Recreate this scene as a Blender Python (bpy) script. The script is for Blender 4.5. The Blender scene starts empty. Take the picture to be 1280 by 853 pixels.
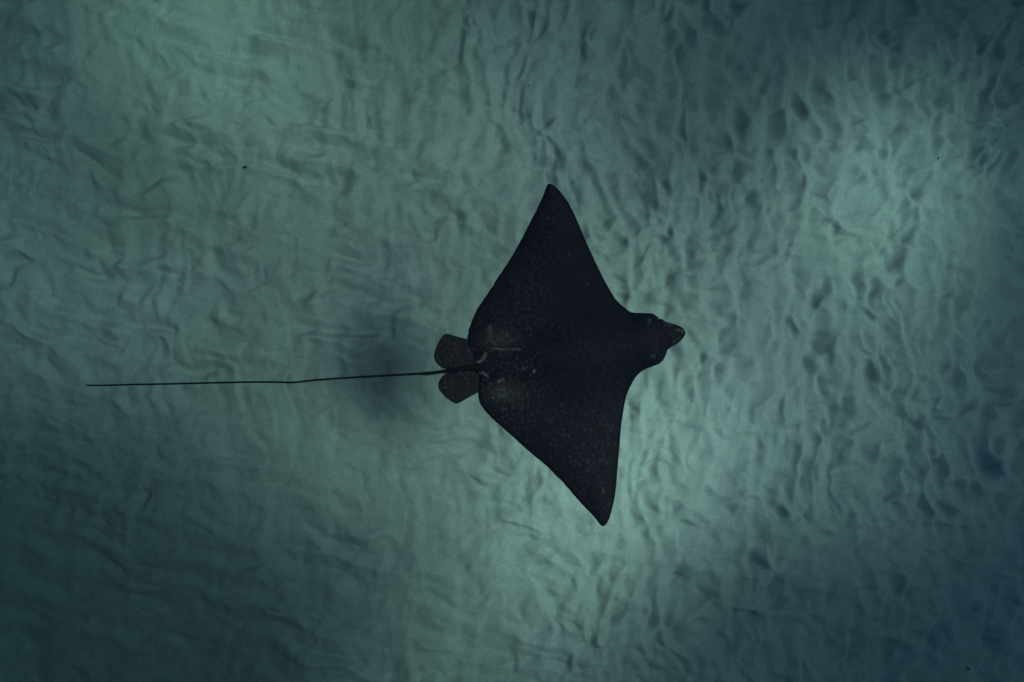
import bpy, math
import numpy as np
from mathutils import Vector

# ------------------------------------------------------------------ camera
scene = bpy.context.scene
CAM_Z = 6.0                      # the swimmer's camera, metres above the sand
RAY_Z = 3.0                      # the ray glides halfway between camera and sand
LENS = 18.0
K = 36.0 / LENS / 1280.0         # metres per photo pixel per metre of distance

cam_data = bpy.data.cameras.new("camera")
cam_data.lens = LENS
cam_data.sensor_width = 36.0
cam_data.clip_start = 0.05
cam_data.clip_end = 1000.0
cam = bpy.data.objects.new("camera", cam_data)
scene.collection.objects.link(cam)
cam.location = (0, 0, CAM_Z)
cam.rotation_euler = (0, 0, 0)
scene.camera = cam

# ------------------------------------------------------------------ sky, sun, exposure
SUN_ZEN = math.radians(31.0)
SUN_AZ = math.radians(10.0)      # from the right of the frame
SUN_DIR = Vector((math.sin(SUN_ZEN) * math.cos(SUN_AZ),
                  math.sin(SUN_ZEN) * math.sin(SUN_AZ), math.cos(SUN_ZEN)))
world = bpy.data.worlds.new("World")
scene.world = world
world.use_nodes = True
wn = world.node_tree.nodes
wl = world.node_tree.links
sky = wn.new("ShaderNodeTexSky")
sky.sky_type = 'NISHITA'
sky.sun_disc = False
sky.dust_density = 5.0
sky.air_density = 0.9
sky.sun_elevation = math.pi / 2 - SUN_ZEN
sky.sun_rotation = math.atan2(SUN_DIR.x, SUN_DIR.y)
bg = wn["Background"]
bg.inputs[1].default_value = 0.12
wl.new(sky.outputs[0], bg.inputs[0])

sun_data = bpy.data.lights.new("sun", 'SUN')
sun_data.energy = 4.0
sun_data.angle = math.radians(13.5)     # widened by the wavy water surface above
sun_data.color = (1.0, 0.96, 0.88)
sun = bpy.data.objects.new("sun", sun_data)
scene.collection.objects.link(sun)
sun.location = (8, 0, 14)
sun.rotation_euler = SUN_DIR.to_track_quat('Z', 'Y').to_euler()

scene.view_settings.view_transform = 'Standard'
scene.view_settings.look = 'None'
scene.view_settings.exposure = 0.53
scene.view_settings.gamma = 1.0
scene.view_settings.use_curve_mapping = False

# ------------------------------------------------------------------ helpers
def link(name, me, mats=(), parent=None, **props):
    o = bpy.data.objects.new(name, me)
    scene.collection.objects.link(o)
    for m in mats:
        me.materials.append(m)
    if parent is not None:
        o.parent = parent
    for k, v in props.items():
        o[k] = v
    return o

def mesh_np(name, verts, quads, smooth=True):
    """fast mesh from numpy arrays of vertices and quads"""
    me = bpy.data.meshes.new(name)
    verts = np.ascontiguousarray(verts, dtype=np.float32)
    quads = np.ascontiguousarray(quads, dtype=np.int32)
    me.vertices.add(len(verts))
    me.vertices.foreach_set("co", verts.ravel())
    n = len(quads)
    me.loops.add(n * 4)
    me.loops.foreach_set("vertex_index", quads.ravel())
    me.polygons.add(n)
    me.polygons.foreach_set("loop_start", np.arange(0, n * 4, 4, dtype=np.int32))
    me.polygons.foreach_set("loop_total", np.full(n, 4, dtype=np.int32))
    me.update(calc_edges=True)
    me.polygons.foreach_set("use_smooth", np.full(n, smooth, dtype=bool))
    me.validate()
    return me

def mesh_py(name, verts, faces, smooth=True):
    me = bpy.data.meshes.new(name)
    me.from_pydata([tuple(v) for v in verts], [], faces)
    me.update()
    for p in me.polygons:
        p.use_smooth = smooth
    return me

def grid_quads(nx, ny):
    i = np.arange(nx - 1)[None, :]
    j = np.arange(ny - 1)[:, None]
    a = (j * nx + i).ravel()
    return np.stack([a, a + 1, a + nx + 1, a + nx], 1)

def sm(e0, e1, x):
    t = np.clip((x - e0) / (e1 - e0), 0, 1)
    return t * t * (3 - 2 * t)

def lattice(seed):
    return np.random.RandomState(seed).rand(256, 256)

def vnoise(x, y, seed):
    """smooth gradient-like value noise, 0..1"""
    L = lattice(seed)
    xi = np.floor(x).astype(int); yi = np.floor(y).astype(int)
    fx = x - xi; fy = y - yi
    fx = fx * fx * fx * (fx * (fx * 6 - 15) + 10)
    fy = fy * fy * fy * (fy * (fy * 6 - 15) + 10)
    a = L[yi & 255, xi & 255]; b = L[yi & 255, (xi + 1) & 255]
    c = L[(yi + 1) & 255, xi & 255]; d = L[(yi + 1) & 255, (xi + 1) & 255]
    return (a * (1 - fx) + b * fx) * (1 - fy) + (c * (1 - fx) + d * fx) * fy

def fbm(x, y, seed, octs=4, gain=0.5):
    s = 0; amp = 1; tot = 0
    for k in range(octs):
        # turn each octave so that the lattice never lines up
        ca, sa = math.cos(0.6 + k * 1.1), math.sin(0.6 + k * 1.1)
        s = s + amp * vnoise((x * ca - y * sa) * 2 ** k + 17.3 * k, (x * sa + y * ca) * 2 ** k + 5.1 * k, seed + k)
        tot += amp; amp *= gain
    return s / tot - 0.5

def worley(x, y, seed, k=9.0, jit=0.9):
    """soft distance-squared bowls with sharp crests between them, plus a random value per cell"""
    JX, JY, R = lattice(seed), lattice(seed + 1), lattice(seed + 2)
    xi = np.floor(x).astype(int); yi = np.floor(y).astype(int)
    acc = np.zeros_like(x); racc = np.zeros_like(x)
    for dy in (-1, 0, 1):
        for dx in (-1, 0, 1):
            cx = xi + dx; cy = yi + dy
            jx = JX[cy & 255, cx & 255]; jy = JY[cy & 255, cx & 255]; r = R[cy & 255, cx & 255]
            px = cx + 0.5 + (jx - 0.5) * jit; py = cy + 0.5 + (jy - 0.5) * jit
            d2 = (x - px) ** 2 + (y - py) ** 2
            w = np.exp(-k * d2)
            acc += w; racc += w * r
    return -np.log(acc + 1e-12) / k, racc / (acc + 1e-12)

def pit_field(x, y, seed, r0, r1, steep, ang, spread, density):
    """lopsided pits scattered one per cell: `steep` < 1 narrows the wall on the side `ang` (degrees) points to"""
    JX, JY, R, Q, S = (lattice(seed + k) for k in range(5))
    xi = np.floor(x).astype(int); yi = np.floor(y).astype(int)
    acc = np.zeros_like(x)
    for dy in (-1, 0, 1):
        for dx in (-1, 0, 1):
            cx = xi + dx; cy = yi + dy; a = (cy & 255, cx & 255)
            ex = x - (cx + 0.15 + 0.7 * JX[a]); ey = y - (cy + 0.15 + 0.7 * JY[a])
            th = np.radians(ang + (Q[a] - 0.5) * spread)
            c, s_ = np.cos(th), np.sin(th)
            p = ex * c + ey * s_; q = -ex * s_ + ey * c
            p = p + 0.9 * q * q                      # bend the pit so that its steep wall is an arc
            rr = r0 + (r1 - r0) * S[a]
            rp = rr * (0.5 + 0.5 * steep + (0.5 - 0.5 * steep) * np.tanh(-p / (0.25 * rr)))
            dep = np.clip((R[a] - (1 - density)) / density, 0, 1)
            acc += dep ** 0.7 * rr * np.exp(-(np.abs(p / rp) ** 2.0 + (q / (rr * 1.05)) ** 2) * 1.1)
    return acc

def graded(half, step, far, n):
    """even steps over the middle, then growing steps out to the horizon"""
    inner = np.arange(-half, half + step * 0.5, step)
    g = np.geomspace(step * 1.5, far - half, n)
    return np.concatenate([-(half + g[::-1]), inner, inner[-1] + g])

# ------------------------------------------------------------------ materials
def new_mat(name):
    m = bpy.data.materials.new(name)
    m.use_nodes = True
    nt = m.node_tree
    for n in list(nt.nodes):
        nt.nodes.remove(n)
    out = nt.nodes.new("ShaderNodeOutputMaterial")
    return m, nt, out

def N(nt, kind, **kw):
    n = nt.nodes.new(kind)
    for k, v in kw.items():
        if k.startswith("i_"):
            n.inputs[k[2:].replace("_", " ")].default_value = v
        else:
            setattr(n, k, v)
    return n

def math_node(nt, op, a, b=None, clamp=False):
    n = nt.nodes.new("ShaderNodeMath"); n.operation = op; n.use_clamp = clamp
    for i, v in enumerate((a, b)):
        if v is None: continue
        if isinstance(v, (int, float)): n.inputs[i].default_value = v
        else: nt.links.new(v, n.inputs[i])
    return n.outputs[0]

def mix_col(nt, fac, a, b):
    n = nt.nodes.new("ShaderNodeMix"); n.data_type = 'RGBA'
    for s, v in ((n.inputs[0], fac), (n.inputs[6], a), (n.inputs[7], b)):
        if isinstance(v, (int, float)): s.default_value = v
        elif isinstance(v, tuple): s.default_value = (*v, 1)
        else: nt.links.new(v, s)
    return n.outputs[2]

def ramp(nt, src, p0, p1):
    n = nt.nodes.new("ShaderNodeMapRange"); n.interpolation_type = 'SMOOTHSTEP'
    n.inputs[1].default_value = p0; n.inputs[2].default_value = p1
    nt.links.new(src, n.inputs[0])
    return n.outputs[0]

# --- sand
sand, nt, out = new_mat("rippled_sand")
b = N(nt, "ShaderNodeBsdfPrincipled", i_Roughness=0.9)
b.inputs["Specular IOR Level"].default_value = 0.12
tc = N(nt, "ShaderNodeNewGeometry")
n1 = N(nt, "ShaderNodeTexNoise", i_Scale=0.55, i_Detail=4.0, i_Roughness=0.6)
n2 = N(nt, "ShaderNodeTexNoise", i_Scale=9.0, i_Detail=8.0, i_Roughness=0.75)
n3 = N(nt, "ShaderNodeTexNoise", i_Scale=90.0, i_Detail=4.0, i_Roughness=0.7)
for n in (n1, n2, n3): nt.links.new(tc.outputs["Position"], n.inputs["Vector"])
c1 = mix_col(nt, ramp(nt, n1.outputs[0], 0.35, 0.65), (0.42, 0.42, 0.395), (0.45, 0.435, 0.435))
c2 = mix_col(nt, ramp(nt, n2.outputs[0], 0.40, 0.75), c1, (0.33, 0.34, 0.33))
green_dist = N(nt, "ShaderNodeVectorMath", operation='DISTANCE'); nt.links.new(tc.outputs["Position"], green_dist.inputs[0])
green_dist.inputs[1].default_value = (-3.0, 4.0, 0)
fd = math_node(nt, 'ADD', green_dist.outputs["Value"], math_node(nt, 'MULTIPLY', n1.outputs[0], 1.6))
c2 = mix_col(nt, math_node(nt, 'SUBTRACT', 0.5, ramp(nt, fd, 1.0, 7.5), True), c2, (0.37, 0.41, 0.31))   # greener towards the upper left
c3 = mix_col(nt, math_node(nt, 'MULTIPLY', ramp(nt, n3.outputs[0], 0.42, 0.66), 0.9), c2, (0.27, 0.28, 0.28))
nt.links.new(c3, b.inputs["Base Color"])
bp = N(nt, "ShaderNodeBump", i_Strength=0.25, i_Distance=0.012)
hsum = math_node(nt, 'ADD', n2.outputs[0], math_node(nt, 'MULTIPLY', n3.outputs[0], 0.25))
nt.links.new(hsum, bp.inputs["Height"]); nt.links.new(bp.outputs[0], b.inputs["Normal"])
nt.links.new(b.outputs[0], out.inputs[0])

# --- unseen water surface used as a light mask: higher points let more light through
surf_mat, nt, out = new_mat("light_mask_water")
g = N(nt, "ShaderNodeNewGeometry")
sep = N(nt, "ShaderNodeSeparateXYZ"); nt.links.new(g.outputs["Position"], sep.inputs[0])
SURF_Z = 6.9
MASK_RISE = 0.30
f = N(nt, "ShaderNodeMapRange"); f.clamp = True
f.inputs[1].default_value = SURF_Z; f.inputs[2].default_value = SURF_Z + MASK_RISE
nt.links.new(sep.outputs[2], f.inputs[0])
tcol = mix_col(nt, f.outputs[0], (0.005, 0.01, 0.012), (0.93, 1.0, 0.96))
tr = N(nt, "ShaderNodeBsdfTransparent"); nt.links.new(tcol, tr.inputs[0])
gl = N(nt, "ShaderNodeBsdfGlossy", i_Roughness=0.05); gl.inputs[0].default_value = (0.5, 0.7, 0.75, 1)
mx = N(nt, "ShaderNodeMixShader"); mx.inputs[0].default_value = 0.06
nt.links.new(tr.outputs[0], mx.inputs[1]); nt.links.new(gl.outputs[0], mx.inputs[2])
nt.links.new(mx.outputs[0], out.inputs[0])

# --- the body of sea water
haze_mat, nt, out = new_mat("sea_water_haze")
v = N(nt, "ShaderNodeVolumePrincipled")
v.inputs["Color"].default_value = (0.06, 0.13, 0.29, 1)
v.inputs["Absorption Color"].default_value = (0.02, 0.64, 0.90, 1)
v.inputs["Density"].default_value = 0.073
v.inputs["Anisotropy"].default_value = 0.2
nt.links.new(v.outputs[0], out.inputs["Volume"])

# --- ray skin: near black, with faint pale cells where the attribute says so
def skin_material(name, dark, pale, use_attr):
    m, nt, out = new_mat(name)
    b = N(nt, "ShaderNodeBsdfPrincipled", i_Roughness=0.75)
    b.inputs["Specular IOR Level"].default_value = 0.12
    tc = N(nt, "ShaderNodeTexCoord")
    wob = N(nt, "ShaderNodeTexNoise", i_Scale=22.0, i_Detail=2.0)
    nt.links.new(tc.outputs["Object"], wob.inputs["Vector"])
    vm = N(nt, "ShaderNodeVectorMath", operation='MULTIPLY_ADD')
    nt.links.new(wob.outputs["Color"], vm.inputs[0]); vm.inputs[1].default_value = (0.02, 0.02, 0.0)
    nt.links.new(tc.outputs["Object"], vm.inputs[2])
    flat = N(nt, "ShaderNodeVectorMath", operation='MULTIPLY'); flat.inputs[1].default_value = (1.0, 0.82, 0.0)
    nt.links.new(vm.outputs[0], flat.inputs[0])
    vo = N(nt, "ShaderNodeTexVoronoi", feature='DISTANCE_TO_EDGE', i_Scale=44.0)
    vo2 = N(nt, "ShaderNodeTexVoronoi", feature='F1', i_Scale=44.0)
    fine = N(nt, "ShaderNodeTexNoise", i_Scale=60.0, i_Detail=5.0, i_Roughness=0.75)
    big = N(nt, "ShaderNodeTexNoise", i_Scale=6.0, i_Detail=4.0, i_Roughness=0.6)
    for n in (vo, vo2): nt.links.new(flat.outputs[0], n.inputs["Vector"])
    for n in (fine, big): nt.links.new(tc.outputs["Object"], n.inputs["Vector"])
    cell = ramp(nt, vo.outputs["Distance"], 0.04, 0.36)
    csep = N(nt, "ShaderNodeSeparateColor"); nt.links.new(vo2.outputs["Color"], csep.inputs[0])
    cell = math_node(nt, 'MULTIPLY', cell, ramp(nt, csep.outputs[0], -1.2, 1.0))
    cell = math_node(nt, 'MULTIPLY', cell, ramp(nt, big.outputs[0], 0.15, 0.55))
    mott = math_node(nt, 'MULTIPLY', ramp(nt, fine.outputs[0], 0.48, 0.75), 0.5)
    pat = math_node(nt, 'ADD', cell, mott)
    if use_attr:
        at = N(nt, "ShaderNodeAttribute", attribute_name="pale")
        scar = N(nt, "ShaderNodeAttribute", attribute_name="scar")
        pat = math_node(nt, 'MULTIPLY', pat, at.outputs["Fac"], True)
        base = mix_col(nt, at.outputs["Fac"], dark, tuple(x * 1.6 for x in dark))
        col = mix_col(nt, pat, base, pale)
        sc = math_node(nt, 'MULTIPLY', scar.outputs["Fac"], math_node(nt, 'ADD', ramp(nt, fine.outputs[0], 0.3, 0.6), 0.25), True)
        col = mix_col(nt, sc, col, (0.24, 0.23, 0.23))
    else:
        col = mix_col(nt, math_node(nt, 'MULTIPLY', pat, 0.55), dark, pale)
    nt.links.new(col, b.inputs["Base Color"])
    bp = N(nt, "ShaderNodeBump", i_Strength=0.25, i_Distance=0.004)
    nt.links.new(math_node(nt, 'ADD', vo.outputs["Distance"], fine.outputs[0]), bp.inputs["Height"])
    nt.links.new(bp.outputs[0], b.inputs["Normal"])
    nt.links.new(b.outputs[0], out.inputs[0])
    return m

skin = skin_material("ray_skin", (0.0030, 0.0022, 0.0032), (0.036, 0.031, 0.041), True)
fin_skin = skin_material("ray_fin_skin", (0.009, 0.0080, 0.0092), (0.058, 0.052, 0.063), False)
tail_skin = skin_material("ray_tail_skin", (0.004, 0.004, 0.005), (0.010, 0.010, 0.011), False)
eye_mat, nt, out = new_mat("ray_eye")
b = N(nt, "ShaderNodeBsdfPrincipled", i_Roughness=0.15)
wv = N(nt, "ShaderNodeTexNoise", i_Scale=60.0)
nt.links.new(mix_col(nt, wv.outputs[0], (0.006, 0.006, 0.008), (0.02, 0.018, 0.015)), b.inputs["Base Color"])
nt.links.new(b.outputs[0], out.inputs[0])
scrap_mat, nt, out = new_mat("dark_scrap")
b = N(nt, "ShaderNodeBsdfPrincipled", i_Roughness=0.8)
wv = N(nt, "ShaderNodeTexNoise", i_Scale=80.0, i_Detail=4.0)
nt.links.new(mix_col(nt, wv.outputs[0], (0.006, 0.008, 0.008), (0.02, 0.022, 0.018)), b.inputs["Base Color"])
nt.links.new(b.outputs[0], out.inputs[0])

# ------------------------------------------------------------------ seabed
BED = K * CAM_Z                              # metres per photo pixel on the sand

def bed_height(X, Y):
    u = X / BED + 640.0                      # handy units: about one photo pixel each
    w = 426.5 - Y / BED
    far = np.sqrt(X ** 2 + Y ** 2)
    fade = 1 - sm(9, 40, far)
    # gentle bends so that no row of ripples runs straight
    wx = fbm(u / 190, w / 190, 11, 2) * 60 + fbm(u / 45, w / 45, 21, 2) * 21
    wy = fbm(u / 190 + 9, w / 190 + 3, 31, 2) * 60 + fbm(u / 45 + 4, w / 45 + 8, 41, 2) * 21
    right = sm(300, 760, u + (w - 300) * -0.35 + wx * 1.5)    # pitted on the right, scalloped on the left
    U = u + wx; W = w + wy
    F, R = worley(U / 30 + 50, W / 40 + 50, 151, 12)
    web = np.clip(F, -0.1, 0.5)
    def crests(sx_, sy_, seed, turn):
        """sharp-topped wandering crests between hollows"""
        c, s_ = math.cos(math.radians(turn)), math.sin(math.radians(turn))
        n = fbm((U * c + W * s_) / sx_, (-U * s_ + W * c) / sy_, seed, 2, 0.5)
        return -np.sqrt(n * n + 0.0004)
    # right: pits a little taller than wide, steep on their left side, under a criss-cross of cuspate crests
    h_r = -pit_field(U / 35 + 50, W / 50 + 50, 51, .27, .48, .45, 172, 60, .95) * 0.19
    h_r += -pit_field(U / 22 + 90, W / 32 + 90, 61, .24, .44, .45, 180, 100, .70) * 0.085
    h_r += -pit_field(U / 44 + 10, W / 27 + 10, 251, .24, .48, .45, -75, 70, .70) * 0.10
    h_r += crests(32, 46, 401, 8) * 0.15 + crests(46, 28, 411, -12) * 0.12 + crests(17, 20, 421, 20) * 0.028
    h_r += web * 0.06
    def ripples(period, turn, seed, bend, patch):
        """short lopsided ripples: crests bend with the noise and break up where the patch noise is low"""
        c, s_ = math.cos(math.radians(turn)), math.sin(math.radians(turn))
        p = (u * c + w * s_) / period + fbm(u / (period * 1.7), w / (period * 1.7), seed, 2) * bend + (wx * c + wy * s_) / period * 0.5
        p = p * 2 * math.pi
        m = sm(-0.16, 0.18, fbm(u / patch, w / patch, seed + 5, 2))
        return np.sin(p + 0.55 * np.sin(p)) * m
    # left: two crossing sets of short ripples, steep sides turned to the lower left, over faint scallops
    h_l = ripples(43, 104, 501, 1.1, 60) * 0.045 + ripples(50, 178, 511, 1.2, 38) * 0.019
    h_l += ripples(24, 98, 521, 1.1, 44) * 0.012 + ripples(24, 176, 531, 1.2, 34) * 0.006
    h_l -= pit_field(U / 78 + 50, W / 48 + 20, 81, .28, .50, .60, -66, 50, .95) * 0.12
    h_l += crests(40, 22, 431, -14) * 0.06 + crests(15, 15, 451, 40) * 0.017
    h_r += ripples(33, 182, 541, 1.2, 46) * 0.018 + ripples(36, 102, 551, 1.1, 46) * 0.020
    amp = 0.75 + 0.5 * sm(-0.25, 0.25, fbm(u / 110 + 40, w / 110 + 40, 91, 2))
    calm = 1 - 0.4 * sm(420, 760, w) * (1 - sm(350, 600, u))   # smoother to the lower left
    h = (h_l * (1 - right) + h_r * right) * amp * calm
    # soft hummocks and faint streaks
    h += fbm(u / 95, w / 110, 101, 2) * 0.14
    h += fbm(u / 15, w / 19, 111, 4, 0.6) * 0.019 + fbm(u / 32, w / 14, 121, 2) * 0.012
    return h * fade + fbm(X / 14, Y / 14, 141, 2) * 0.5 * sm(9, 40, far)

xs = graded(7.7, 0.0138, 160, 46)
ys = graded(5.6, 0.0138, 160, 46)
GX, GY = np.meshgrid(xs, ys)
GZ = bed_height(GX, GY)
GZ -= GZ[300:-300, 300:-300].mean()
me = mesh_np("seabed", np.stack([GX.ravel(), GY.ravel(), GZ.ravel()], 1), grid_quads(len(xs), len(ys)))
link("seabed", me, [sand], kind='structure', label='pale rippled sandy seabed full of small pits and folds')

def bed_z(x, y):
    j = int(np.searchsorted(ys, y)); i = int(np.searchsorted(xs, x))
    return float(GZ[j, i])

# ------------------------------------------------------------------ water surface, added as a light mask
# bright and dark patches wanted on the sand, written into the surface height: (px, py, radius x, radius y, turn, gain)
LIGHT = [
    (250, 45, 70, 45, 25, .10), (330, 120, 70, 30, 40, .10), (610, 150, 60, 40, 10, .06), (800, 368, 60, 40, 10, .34),
    (825, 575, 60, 50, -40, .28), (690, 710, 60, 45, -30, .24), (1110, 205, 60, 40, -50, .30), (1120, 280, 60, 25, -20, .12),
    (1000, 335, 50, 50, -20, .08), (900, 600, 60, 40, -20, .06), (150, 225, 80, 34, 0, -.14), (1010, 50, 90, 34, 10, -.10), (800, 120, 60, 34, 0, -.08), (610, 140, 60, 40, 0, .12),
    (470, 440, 50, 60, 0, -.04), (965, 740, 60, 40, 20, -.05), (240, 640, 60, 40, 0, -.03), (590, 770, 50, 40, 0, .06),
]
# overhead brightness over the sand, seven rows of ten, put into the surface as a light mask
GRID = np.array([
    [0.054, 0.405, 0.316, 0.074, 0.166, 0.048, 0.161, 0.006, 0.011, 0.008],
    [0.150, 0.006, 0.356, 0.315, 0.212, 0.305, 0.006, 0.025, 0.582, 0.055],
    [0.158, 0.297, 0.114, 0.155, 0.190, 0.132, 0.268, 0.041, 0.987, 0.004],
    [0.192, 0.233, 0.259, 0.170, 0.202, 0.340, 0.275, 0.101, 0.158, 0.004],
    [0.004, 0.028, 0.086, 0.637, 0.262, 0.325, 0.932, 0.354, 0.394, 0.051],
    [0.030, 0.056, 0.005, 0.046, 0.021, 1.150, 0.023, 0.040, 0.022, 0.004],
    [0.008, 0.010, 0.005, 0.026, 0.281, 0.104, 0.013, 0.040, 0.005, 0.004],
])
def grid_light(u, w):
    """smooth interpolation of GRID, cells of 128 x 122 units"""
    gx = np.clip(u / 128.0 - 0.5, -0.5, 9.5); gy = np.clip(w / 121.9 - 0.5, -0.5, 6.5)
    G = np.pad(GRID, 2, mode='edge')
    def bs(t):
        return [(1 - t) ** 3 / 6, (3 * t ** 3 - 6 * t ** 2 + 4) / 6, (-3 * t ** 3 + 3 * t ** 2 + 3 * t + 1) / 6, t ** 3 / 6]
    xi = np.floor(gx).astype(int); yi = np.floor(gy).astype(int)
    bx = bs(gx - xi); by = bs(gy - yi); acc = 0
    for j in range(4):
        for i in range(4):
            acc = acc + by[j] * bx[i] * G[yi + j + 1, xi + i + 1]
    return acc
def mask_height(X, Y):  # surface height carries the light pattern wanted on the sand
    SH = (SURF_Z + MASK_RISE * 0.4) * math.tan(SUN_ZEN)
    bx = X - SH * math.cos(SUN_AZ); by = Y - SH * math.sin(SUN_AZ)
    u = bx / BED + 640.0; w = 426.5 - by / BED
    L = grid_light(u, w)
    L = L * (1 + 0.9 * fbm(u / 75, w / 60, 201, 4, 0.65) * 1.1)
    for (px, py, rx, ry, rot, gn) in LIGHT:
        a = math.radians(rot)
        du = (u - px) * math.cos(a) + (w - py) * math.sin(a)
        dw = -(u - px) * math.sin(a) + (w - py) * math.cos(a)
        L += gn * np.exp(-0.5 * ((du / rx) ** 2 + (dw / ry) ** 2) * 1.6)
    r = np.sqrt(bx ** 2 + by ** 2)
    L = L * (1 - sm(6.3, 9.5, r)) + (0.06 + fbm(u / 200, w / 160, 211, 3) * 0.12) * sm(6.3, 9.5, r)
    return SURF_Z + MASK_RISE * np.clip(L, 0.003, 1.3)

sx = graded(9.5, 0.07, 160, 40) + 4.3
sy = graded(7.0, 0.07, 160, 40)
SX, SY = np.meshgrid(sx, sy)
me = mesh_np("water_light_mask", np.stack([SX.ravel(), SY.ravel(), mask_height(SX, SY).ravel()], 1), grid_quads(len(sx), len(sy)))
link("water_light_mask", me, [surf_mat], kind='structure', label='unseen sea surface overhead, shaped and tinted to pattern the light on the sand')

# ------------------------------------------------------------------ haze: the body of water
def box_mesh(name, x0, x1, y0, y1, z0, z1):
    vs = [(x, y, z) for z in (z0, z1) for y in (y0, y1) for x in (x0, x1)]
    fs = [(0, 2, 3, 1), (4, 5, 7, 6), (0, 1, 5, 4), (2, 6, 7, 3), (0, 4, 6, 2), (1, 3, 7, 5)]
    return mesh_py(name, vs, fs, False)
link("haze", box_mesh("haze", -175, 175, -175, 175, -2.0, 6.4), [haze_mat], kind='stuff',
     label='blue-green haze of the sea water')

# ------------------------------------------------------------------ eagle ray
AX = np.array([245.0, -38.0]); AX /= np.linalg.norm(AX)      # tail-to-snout direction in photo units
C0 = np.array([700.0, 445.0])
ORIGIN = Vector(((700 - 640) * K * 3.0, (426.5 - 445) * K * 3.0, RAY_Z))

def lift(P):
    """height of the mid surface: wings bent up a little towards their tips"""
    d = P - C0
    vspan = d @ np.array([-AX[1], AX[0]])
    along = d @ AX
    return 0.16 * (np.abs(vspan) / 213) ** 1.8 - 0.04 * (np.clip(along, 0, None) / 150) ** 2 \
        + 0.02 * np.sin(vspan / 60.0) * sm(60, 200, np.abs(vspan))

def to_world(P, Z):
    """photo units at height Z (relative to the ray's own level) to metres, relative to its origin"""
    dist = CAM_Z - (RAY_Z + Z)
    return np.stack([(P[:, 0] - 640) * K * dist - ORIGIN.x, (426.5 - P[:, 1]) * K * dist - ORIGIN.y, Z], 1)

def spline(pts, n, closed=True):
    """Catmull-Rom, evenly resampled"""
    P = np.array(pts, float)
    m = len(P); out = []
    seg = range(m) if closed else range(m - 1)
    for i in seg:
        if closed: p = [P[(i + k) % m] for k in (-1, 0, 1, 2)]
        else: p = [P[max(0, min(m - 1, i + k))] for k in (-1, 0, 1, 2)]
        # centripetal parametrisation keeps tight corners from looping
        t0 = 0; t1 = t0 + max(np.linalg.norm(p[1] - p[0]), 1e-3) ** .5
        t2 = t1 + max(np.linalg.norm(p[2] - p[1]), 1e-3) ** .5
        t3 = t2 + max(np.linalg.norm(p[3] - p[2]), 1e-3) ** .5
        for t in np.linspace(t1, t2, 24, endpoint=False):
            a1 = (t1 - t) / (t1 - t0) * p[0] + (t - t0) / (t1 - t0) * p[1]
            a2 = (t2 - t) / (t2 - t1) * p[1] + (t - t1) / (t2 - t1) * p[2]
            a3 = (t3 - t) / (t3 - t2) * p[2] + (t - t2) / (t3 - t2) * p[3]
            b1 = (t2 - t) / (t2 - t0) * a1 + (t - t0) / (t2 - t0) * a2
            b2 = (t3 - t) / (t3 - t1) * a2 + (t - t1) / (t3 - t1) * a3
            out.append((t2 - t) / (t2 - t1) * b1 + (t - t1) / (t2 - t1) * b2)
    if not closed: out.append(P[-1])
    O = np.array(out)
    Q = np.vstack([O, O[:1]]) if closed else O
    s = np.concatenate([[0], np.cumsum(np.linalg.norm(np.diff(Q, axis=0), axis=1))])
    tt = np.linspace(0, s[-1], n + 1)[:-1] if closed else np.linspace(0, s[-1], n)
    return np.stack([np.interp(tt, s, Q[:, k]) for k in range(Q.shape[1])], 1)

BODY = [
    (685.9, 230.0), (690.6, 230.8), (696.3, 235.5), (703.8, 244.4), (712.2, 256.6), (721.6, 276.3), (731.7, 299.9),
    (744.5, 328.1), (757.4, 353.9), (770.3, 375.0), (779.7, 383.6), (788.6, 390.2), (803.0, 391.5), (816.2, 392.4),
    (820.3, 395.2), (824.3, 398.6), (828.2, 399.2), (831.0, 401.6), (839.1, 404.4), (848.6, 407.4), (853.9, 410.6),
    (857.0, 415.3), (855.4, 420.6), (850.7, 426.4), (843.3, 431.7), (834.8, 437.4), (832.8, 442.8), (829.6, 449.1),
    (824.8, 454.4), (816.9, 457.9), (808.5, 461.0), (801.6, 464.9), (795.2, 471.0), (789.2, 481.0), (784.5, 491.0),
    (781.0, 504.0), (778.2, 520.0), (776.2, 535.0), (774.9, 552.0), (772.4, 580.0), (770.8, 601.0), (768.7, 620.0),
    (765.5, 634.9), (761.8, 648.0), (757.8, 655.3), (754.4, 658.0), (751.0, 656.8), (743.9, 647.8), (731.2, 634.5),
    (715.6, 617.1), (701.7, 601.3), (694.3, 593.9), (680.6, 580.6), (655.6, 559.9), (643.4, 548.3), (625.6, 532.5),
    (615.3, 523.4), (606.9, 513.8), (600.5, 504.8), (598.0, 497.0), (597.5, 491.5), (597.5, 482.0), (598.0, 472.0),
    (595.0, 463.0), (594.0, 455.0), (592.0, 446.0), (588.0, 437.0), (585.0, 430.0), (584.6, 424.0), (585.3, 417.0),
    (588.0, 406.0), (594.0, 391.0), (602.6, 377.6), (607.4, 370.2), (614.7, 359.6), (623.1, 346.2), (629.7, 336.4),
    (640.0, 320.2), (651.3, 300.0), (661.6, 280.0), (671.9, 260.2), (677.6, 248.1), (682.2, 235.5), (683.6, 231.8),
]

def edge_dist(P, O):
    """distance from every point of P to the closed outline O"""
    A = O; B = np.roll(O, -1, axis=0); D = B - A; L2 = (D ** 2).sum(1)
    best = np.full(len(P), 1e9)
    for s in range(0, len(P), 4000):
        p = P[s:s + 4000][:, None, :]
        t = np.clip(((p - A) * D).sum(2) / L2, 0, 1)
        q = A + t[..., None] * D
        best[s:s + 4000] = np.sqrt(((p - q) ** 2).sum(2).min(1))
    return best

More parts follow.
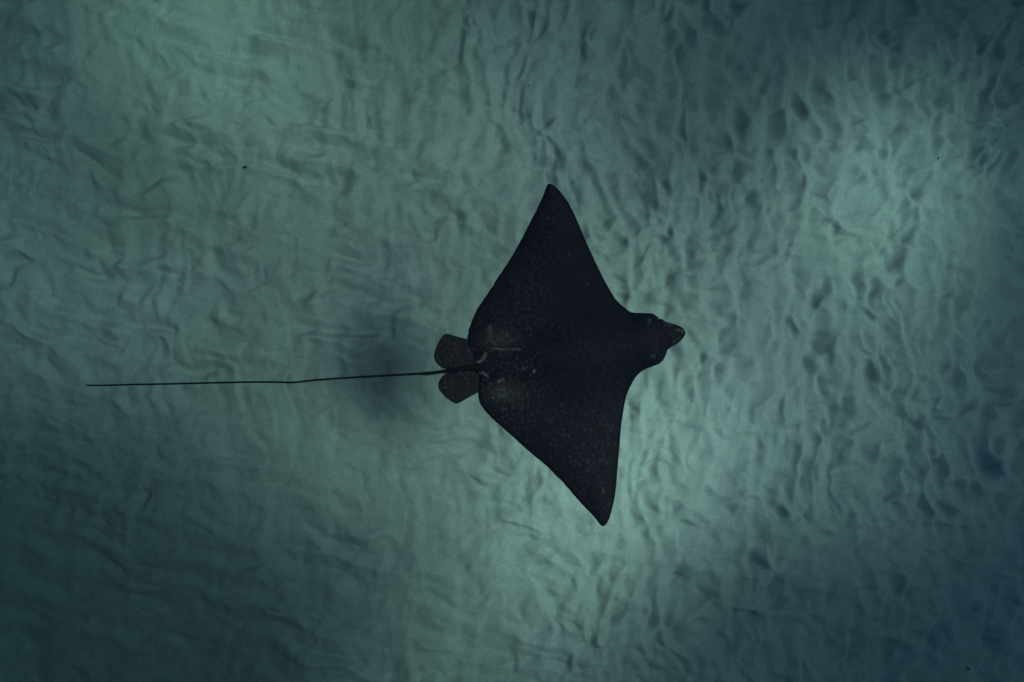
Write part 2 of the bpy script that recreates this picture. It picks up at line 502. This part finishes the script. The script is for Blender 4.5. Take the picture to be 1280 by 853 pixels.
def seg_dist(P, pts):
    best = np.full(len(P), 1e9)
    for a, b_ in zip(pts[:-1], pts[1:]):
        a = np.array(a, float); b_ = np.array(b_, float); d = b_ - a
        t = np.clip(((P - a) @ d) / (d @ d), 0, 1)
        best = np.minimum(best, np.linalg.norm(P - (a + t[:, None] * d), axis=1))
    return best

def gauss(P, c, r1, r2=None, rot=0):
    r2 = r2 or r1
    a = math.radians(rot); d = P - np.array(c, float)
    x = d[:, 0] * math.cos(a) + d[:, 1] * math.sin(a); y = -d[:, 0] * math.sin(a) + d[:, 1] * math.cos(a)
    return np.exp(-0.5 * ((x / r1) ** 2 + (y / r2) ** 2))

def soft_dist(P, O):
    """distance to the outline without a crease along the middle"""
    seg = np.linalg.norm(np.roll(O, -1, axis=0) - O, axis=1)
    out_ = np.zeros(len(P))
    for s in range(0, len(P), 4000):
        r2 = ((P[s:s + 4000][:, None, :] - O) ** 2).sum(2) + 1.0
        out_[s:s + 4000] = np.sqrt(2.0 / (seg / r2 ** 1.5).sum(1))
    return out_

def body_top(P, d):
    q = P - C0
    along = q @ AX; across = q @ np.array([-AX[1], AX[0]])
    rim = 0.010 * np.sqrt(np.clip(d / 3.5, 0, 1))
    wing = 0.060 * (1 - np.exp(-SOFT / 26))
    sig = 27 + 10 * sm(-40, 60, along)
    trunk = 0.105 * np.exp(-0.5 * (across / sig) ** 2) * sm(-125, 10, along) * (1 - 0.35 * sm(60, 160, along))
    trunk *= (1 - np.exp(-d / 12))
    snout = sm(128, 136, along + 0.0)                # the flat duck-bill sits lower than the brow
    t = rim + wing + trunk
    t = t * (1 - 0.45 * snout)
    t += 0.016 * gauss(P, (818, 401), 7) * (1 - np.exp(-d / 3)) + 0.018 * gauss(P, (820, 447), 7) * (1 - np.exp(-d / 3))
    t -= 0.008 * gauss(P, (812, 403), 3.2) + 0.008 * gauss(P, (815, 445), 3.2)      # spiracles
    # low folds beside the tail root
    t += 0.006 * np.exp(-0.5 * (seg_dist(P, [(596, 447), (612, 436), (655, 436)]) / 2.0) ** 2) * (1 - np.exp(-d / 4))
    t += 0.006 * np.exp(-0.5 * (seg_dist(P, [(600, 472), (618, 476), (650, 470)]) / 2.0) ** 2) * (1 - np.exp(-d / 4))
    t += fbm(P[:, 0] / 30, P[:, 1] / 30, 301, 3) * 0.006 * (1 - np.exp(-d / 10))
    return t

def body_bottom(P, d):
    q = P - C0
    along = q @ AX; across = q @ np.array([-AX[1], AX[0]])
    t = 0.010 * np.sqrt(np.clip(d / 3.5, 0, 1)) + 0.03 * (1 - np.exp(-SOFT / 30))
    t += 0.06 * np.exp(-0.5 * (across / 38) ** 2) * sm(-110, 0, along) * (1 - np.exp(-d / 12))
    return -t

def shell_mesh(name, outline, centre, rings, top_fn, bottom_fn, power=1.0):
    """closed shell: rings from the middle out to the outline, over the top and back underneath"""
    O = outline; n = len(O); c = np.array(centre, float)
    fr = (np.arange(1, rings + 1) / rings) ** power
    P = np.concatenate([[c]] + [c + (O - c) * f_ for f_ in fr])
    d = edge_dist(P, O); d[-n:] = 0
    global SOFT
    SOFT = soft_dist(P, O); SOFT[-n:] = 0
    base = lift(P)
    T = to_world(P, base + top_fn(P, d)); B = to_world(P[:-n], (base + bottom_fn(P, d))[:-n])
    V = np.concatenate([T, B]); nt_ = len(T)
    faces = []
    for j in range(n):
        k = (j + 1) % n
        faces.append((0, 1 + k, 1 + j)); faces.append((nt_, nt_ + 1 + j, nt_ + 1 + k))
    for r in range(rings - 1):
        a = 1 + r * n; b_ = a + n
        for j in range(n):
            k = (j + 1) % n
            faces.append((a + j, a + k, b_ + k, b_ + j))
            if r < rings - 2:
                faces.append((nt_ + a + j, nt_ + b_ + j, nt_ + b_ + k, nt_ + a + k))
            else:
                faces.append((nt_ + a + j, b_ + j, b_ + k, nt_ + a + k))
    # outline may run either way round: keep the top facing up
    me = mesh_py(name, V, faces)
    me.update()
    if me.polygons[len(faces) // 3].normal.z < 0 and me.polygons[0].normal.z < 0:
        me.flip_normals()
    return me, P, d

ray = bpy.data.objects.new("eagle_ray", None)
scene.collection.objects.link(ray)
ray.location = ORIGIN
ray.empty_display_size = 0.3
ray['label'] = 'dark spotted eagle ray gliding over the sand with wings spread and a long thin tail'
ray['category'] = 'ray'

O = spline(BODY, 620)
# the trailing edges carry tiny nicks
O[:, 0] += fbm(O[:, 0] / 6, O[:, 1] / 6, 311, 2) * 1.3 * sm(735, 700, O[:, 0]) * sm(235, 260, O[:, 1])
me, P, d = shell_mesh("body", O, (700, 445), 84, body_top, body_bottom, 0.92)
# pigment: where pale cells show, and where old scars and rubbed skin lie
q = P - C0
pale = 0.20 + 0.55 * gauss(P, (640, 400), 45, 42) + 0.75 * gauss(P, (640, 500), 48, 34, 35) \
    + 0.60 * gauss(P, (735, 590), 34, 62, -12) + 0.42 * gauss(P, (688, 262), 16, 34) + 0.35 * gauss(P, (762, 510), 14, 40) \
    + 0.42 * gauss(P, (830, 425), 30, 26) + 0.5 * gauss(P, (605, 455), 26, 30) + 0.3 * gauss(P, (665, 340), 22, 50, 25) \
    + 0.3 * gauss(P, (745, 430), 20, 18)
pale *= 0.35 + 0.65 * sm(0.5, 5.0, d)
scar = np.zeros(len(P))
SC = [([(593, 452), (600, 453), (604, 449), (607, 443)], 1.1, .95), ([(600, 467), (604, 466), (609, 470)], .9, .75),
      ([(617, 435.5), (627, 437), (640, 436.5), (650, 437)], .6, .55), ([(622, 477), (629, 474.5)], .7, .8),
      ([(633, 428), (648, 424)], .5, .3), ([(667.5, 463), (668, 465)], .9, .9), ([(663, 418.5), (663.6, 419)], .6, .6),
      ([(654, 461), (654.5, 462)], .8, .5), ([(625, 488), (630, 487)], 1.0, .6), ([(624, 494), (632, 497)], .7, .35),
      ([(612, 410), (613, 417)], 2.2, .28), ([(616, 497), (617, 497.5)], 1.2, .5), ([(618, 436), (619, 436)], 1.1, .5),
      ([(629, 512), (633, 510.5)], .5, .5), ([(831, 402), (836, 406), (839, 407)], .8, .35),
      ([(846, 412), (851, 413), (854, 415)], .9, .35), ([(816, 445.5), (817, 446)], 1.2, .45), ([(812, 400), (811, 405)], 1.2, .30),
      ([(849, 423), (850, 421)], .8, .25), ([(840, 430), (846, 425)], .8, .18), ([(711, 318), (712, 319)], .5, .4),
      ([(734, 354), (735, 355)], .5, .5), ([(753.5, 613.5), (754.5, 614.5)], .7, .5), ([(605, 458), (606, 459)], .9, .4),
      ([(588, 436), (592, 437)], .9, .25)]
for pts, wd, inten in SC:
    ds = seg_dist(P, pts) + fbm(P[:, 0] / 2.5, P[:, 1] / 2.5, 331, 2) * 1.2
    scar = np.maximum(scar, inten * 0.75 * np.exp(-0.5 * (ds / (wd * 1.05)) ** 2))
scar = np.maximum(scar, 0.10 * gauss(P, (622, 425), 14, 9) + 0.14 * gauss(P, (628, 491), 16, 8))
n_o = len(O)
for nm, arr in (("pale", pale), ("scar", scar)):
    full = np.concatenate([arr, arr[:-n_o] * 0.3]).astype(np.float32)
    at = me.attributes.new(nm, 'FLOAT', 'POINT'); at.data.foreach_set("value", full)
body = link("body", me, [skin], ray)

# pelvic fins: thin rounded paddles tucked under the trailing edge
FINS = [[(596, 428), (584, 424.1), (573.7, 421.6), (563.5, 418.4), (559.0, 417.5), (554.3, 419.2), (549.2, 426.3), (544.3, 437),
         (542.4, 445), (544.7, 452.7), (549.2, 457.7), (554.3, 460.7), (566, 462), (592, 460), (606, 452), (606, 436)],
        [(606, 464), (590, 463), (566, 463.6), (558.2, 466.6), (551.8, 472), (548.3, 478.5), (548.5, 485.6), (550.4, 489.5), (554.3, 494),
         (557.5, 497.6), (562.7, 501), (569.8, 504.7), (575, 503.2), (586.6, 496.8), (597, 491.0), (608, 482)]]
for k, fo in enumerate(FINS):
    FO = spline(fo, 150)
    cen = FO.mean(0)
    def ftop(P_, d_):
        rays_ = np.sin(np.arctan2(P_[:, 1] - 458, P_[:, 0] - 625) * 95) * 0.0003
        root = sm(560, 606, P_[:, 0])
        return -0.012 + 0.004 * np.sqrt(np.clip(d_ / 2, 0, 1)) + 0.010 * (1 - np.exp(-d_ / 9)) + rays_ * sm(0, 5, d_) + 0.008 * root
    def fbot(P_, d_):
        return -0.012 - 0.004 * np.sqrt(np.clip(d_ / 2, 0, 1)) - 0.006 * (1 - np.exp(-d_ / 9))
    fm, _, _ = shell_mesh("pelvic_fin", FO, cen, 26, ftop, fbot)
    link("pelvic_fin", fm, [fin_skin], ray)

def tube(name, path, radii, zs, sides=12):
    """tapered closed tube along photo-unit points at heights zs"""
    P_ = np.array(path, float); Z = np.array(zs, float); R_ = np.array(radii, float)
    Cw = to_world(P_, Z)
    T = np.gradient(Cw, axis=0); T /= np.linalg.norm(T, axis=1)[:, None]
    S = np.cross(T, [0, 0, 1.0]); S /= np.linalg.norm(S, axis=1)[:, None]
    U = np.cross(S, T)
    vs = []; fs = []
    for i in range(len(Cw)):
        for a in range(sides):
            th = 2 * math.pi * a / sides
            vs.append(Cw[i] + R_[i] * (math.cos(th) * S[i] + math.sin(th) * U[i]))
    for i in range(len(Cw) - 1):
        for a in range(sides):
            b_ = (a + 1) % sides
            fs.append((i * sides + a, i * sides + b_, (i + 1) * sides + b_, (i + 1) * sides + a))
    fs.append(tuple(range(sides))[::-1]); fs.append(tuple((len(Cw) - 1) * sides + a for a in range(sides)))
    me_ = mesh_py(name, vs, fs)
    return me_

TAIL = [(640, 452), (618, 456), (600, 458.6), (580, 461.2), (560, 463.9), (528, 467.0), (490, 469.2), (448.6, 471.6), (415, 473.8),
        (388.8, 475.8), (372, 477.8), (360.9, 478.4), (345, 477.8), (318, 477.8), (289, 478.3), (250, 479.2), (209.5, 480.1),
        (161.7, 481.0), (129.8, 481.9), (108.2, 481.7)]
TP = spline(TAIL, 220, closed=False)
rad = np.interp(TP[:, 0], [108, 112, 200, 350, 450, 540, 562, 600, 625, 640],
                [2.4, 3.1, 3.4, 3.6, 3.8, 5.0, 8.0, 13, 17, 14]) * 1e-3 * 1.55
zt = np.interp(TP[:, 0], [108, 300, 540, 600, 640], [0.0, 0.02, 0.02, 0.022, 0.03])
link("tail", tube("tail", TP, rad, zt), [tail_skin], ray)

# small dorsal fin on the tail root and the barb behind it
DF = spline([(602, 458.2), (590, 459.8), (579, 461.4), (571, 462.6), (566, 463.2)], 20, closed=False)
vs = []; fs = []
hh = np.interp(np.linspace(0, 1, 20), [0, .25, .7, .9, 1], [0, .03, .045, .04, .012])
for i, p in enumerate(DF):
    z0 = 0.026
    for s_, zz, wd in ((-1, z0, 1.1), (-1, z0 + hh[i], 0.25), (1, z0 + hh[i], 0.25), (1, z0, 1.1)):
        vs.append(to_world(np.array([[p[0], p[1] + s_ * wd]]), np.array([zz]))[0])
for i in range(19):
    for a in range(4):
        b_ = (a + 1) % 4
        fs.append((i * 4 + a, i * 4 + b_, i * 4 + 4 + b_, i * 4 + 4 + a))
fs.append((3, 2, 1, 0)); fs.append((76, 77, 78, 79))
link("dorsal_fin", mesh_py("dorsal_fin", vs, fs), [tail_skin], ray)
SP = spline([(558, 465.2), (548, 466.8), (538, 468.2), (530, 469.0), (524, 469.0)], 24, closed=False)
link("tail_barb", tube("tail_barb", SP, np.interp(np.arange(24), [0, 4, 16, 23], [3.0, 4.2, 3.6, .6]) * 1e-3,
                       np.full(24, 0.024), 8), [tail_skin], ray)

# eyes on the sides of the head
def blob(name, rx, ry, rz, seg=20, ringn=12):
    vs = [(0, 0, rz)]; fs = []
    for i in range(1, ringn):
        ph_ = math.pi * i / ringn
        for j in range(seg):
            th = 2 * math.pi * j / seg
            vs.append((rx * math.sin(ph_) * math.cos(th), ry * math.sin(ph_) * math.sin(th), rz * math.cos(ph_)))
    vs.append((0, 0, -rz))
    for j in range(seg):
        k = (j + 1) % seg
        fs.append((0, 1 + j, 1 + k))
        for i in range(ringn - 2):
            a = 1 + i * seg; fs.append((a + j, a + seg + j, a + seg + k, a + k))
        a = 1 + (ringn - 2) * seg
        fs.append((a + j, len(vs) - 1, a + k))
    return mesh_py(name, vs, fs)
for p in ((819.5, 397.2), (826.8, 449.2)):
    PP = np.array([p]); z = lift(PP)[0] + 0.004
    e = link("eye", blob("eye", 0.014, 0.011, 0.012), [eye_mat], ray)
    e.location = to_world(PP, np.array([z]))[0]

# ------------------------------------------------------------------ dark scraps lying on the sand
def scrap_mesh(name, lobes, seed):
    """a few joined irregular lobes, crumpled, about 2 to 4 cm across"""
    rs = np.random.RandomState(seed); vs = []; fs = []
    for (cx, cy, rx, ry) in lobes:
        o0 = len(vs); seg, rn = 14, 8
        for i in range(rn + 1):
            ph_ = math.pi * i / rn
            for j in range(seg):
                th = 2 * math.pi * j / seg
                k = 1 + 0.28 * math.sin(3 * th + seed) + rs.uniform(-.1, .1)
                vs.append((cx + rx * k * math.sin(ph_) * math.cos(th), cy + ry * k * math.sin(ph_) * math.sin(th),
                           0.006 + 0.007 * math.cos(ph_) + 0.25 * rx * math.sin(2 * th) * math.sin(ph_)))
        for i in range(rn):
            for j in range(seg):
                b_ = (j + 1) % seg
                fs.append((o0 + i * seg + j, o0 + (i + 1) * seg + j, o0 + (i + 1) * seg + b_, o0 + i * seg + b_))
    return mesh_py(name, vs, fs)

SCRAPS = [
    ((306.8, 210.0), [(0.004, 0.003, .021, .012), (-.016, .012, .012, .007)], 0.5, 'small black two-lobed scrap on the sand at upper left'),
    ((1171.5, 198.5), [(0, 0, .014, .015)], 0.1, 'small dark triangular scrap on the bright sand at upper right'),
    ((1209.0, 835.5), [(0.008, -.006, .018, .016), (-.014, .012, .013, .012)], 0.3, 'dark scrap in the gloom at the bottom right corner'),
    ((661.2, 107.6), [(0, 0, .009, .008)], 0.8, 'tiny dark scrap on the sand straight above the upper wing tip'),
]
for i, ((px, py), lobes, rz, lab) in enumerate(SCRAPS):
    o = link("debris_scrap", scrap_mesh("debris_scrap", lobes, 5 + i), [scrap_mat], None,
             label=lab, category='debris', group='dark scraps lying on the sand')
    x = (px - 640) * BED; y = (426.5 - py) * BED
    z = bed_z(x, y)
    # follow the slope of the sand under it: step along the view line to the real contact height
    x *= (CAM_Z - z) / CAM_Z; y *= (CAM_Z - z) / CAM_Z
    o.location = (x, y, bed_z(x, y))
    o.rotation_euler = (0, 0, rz)
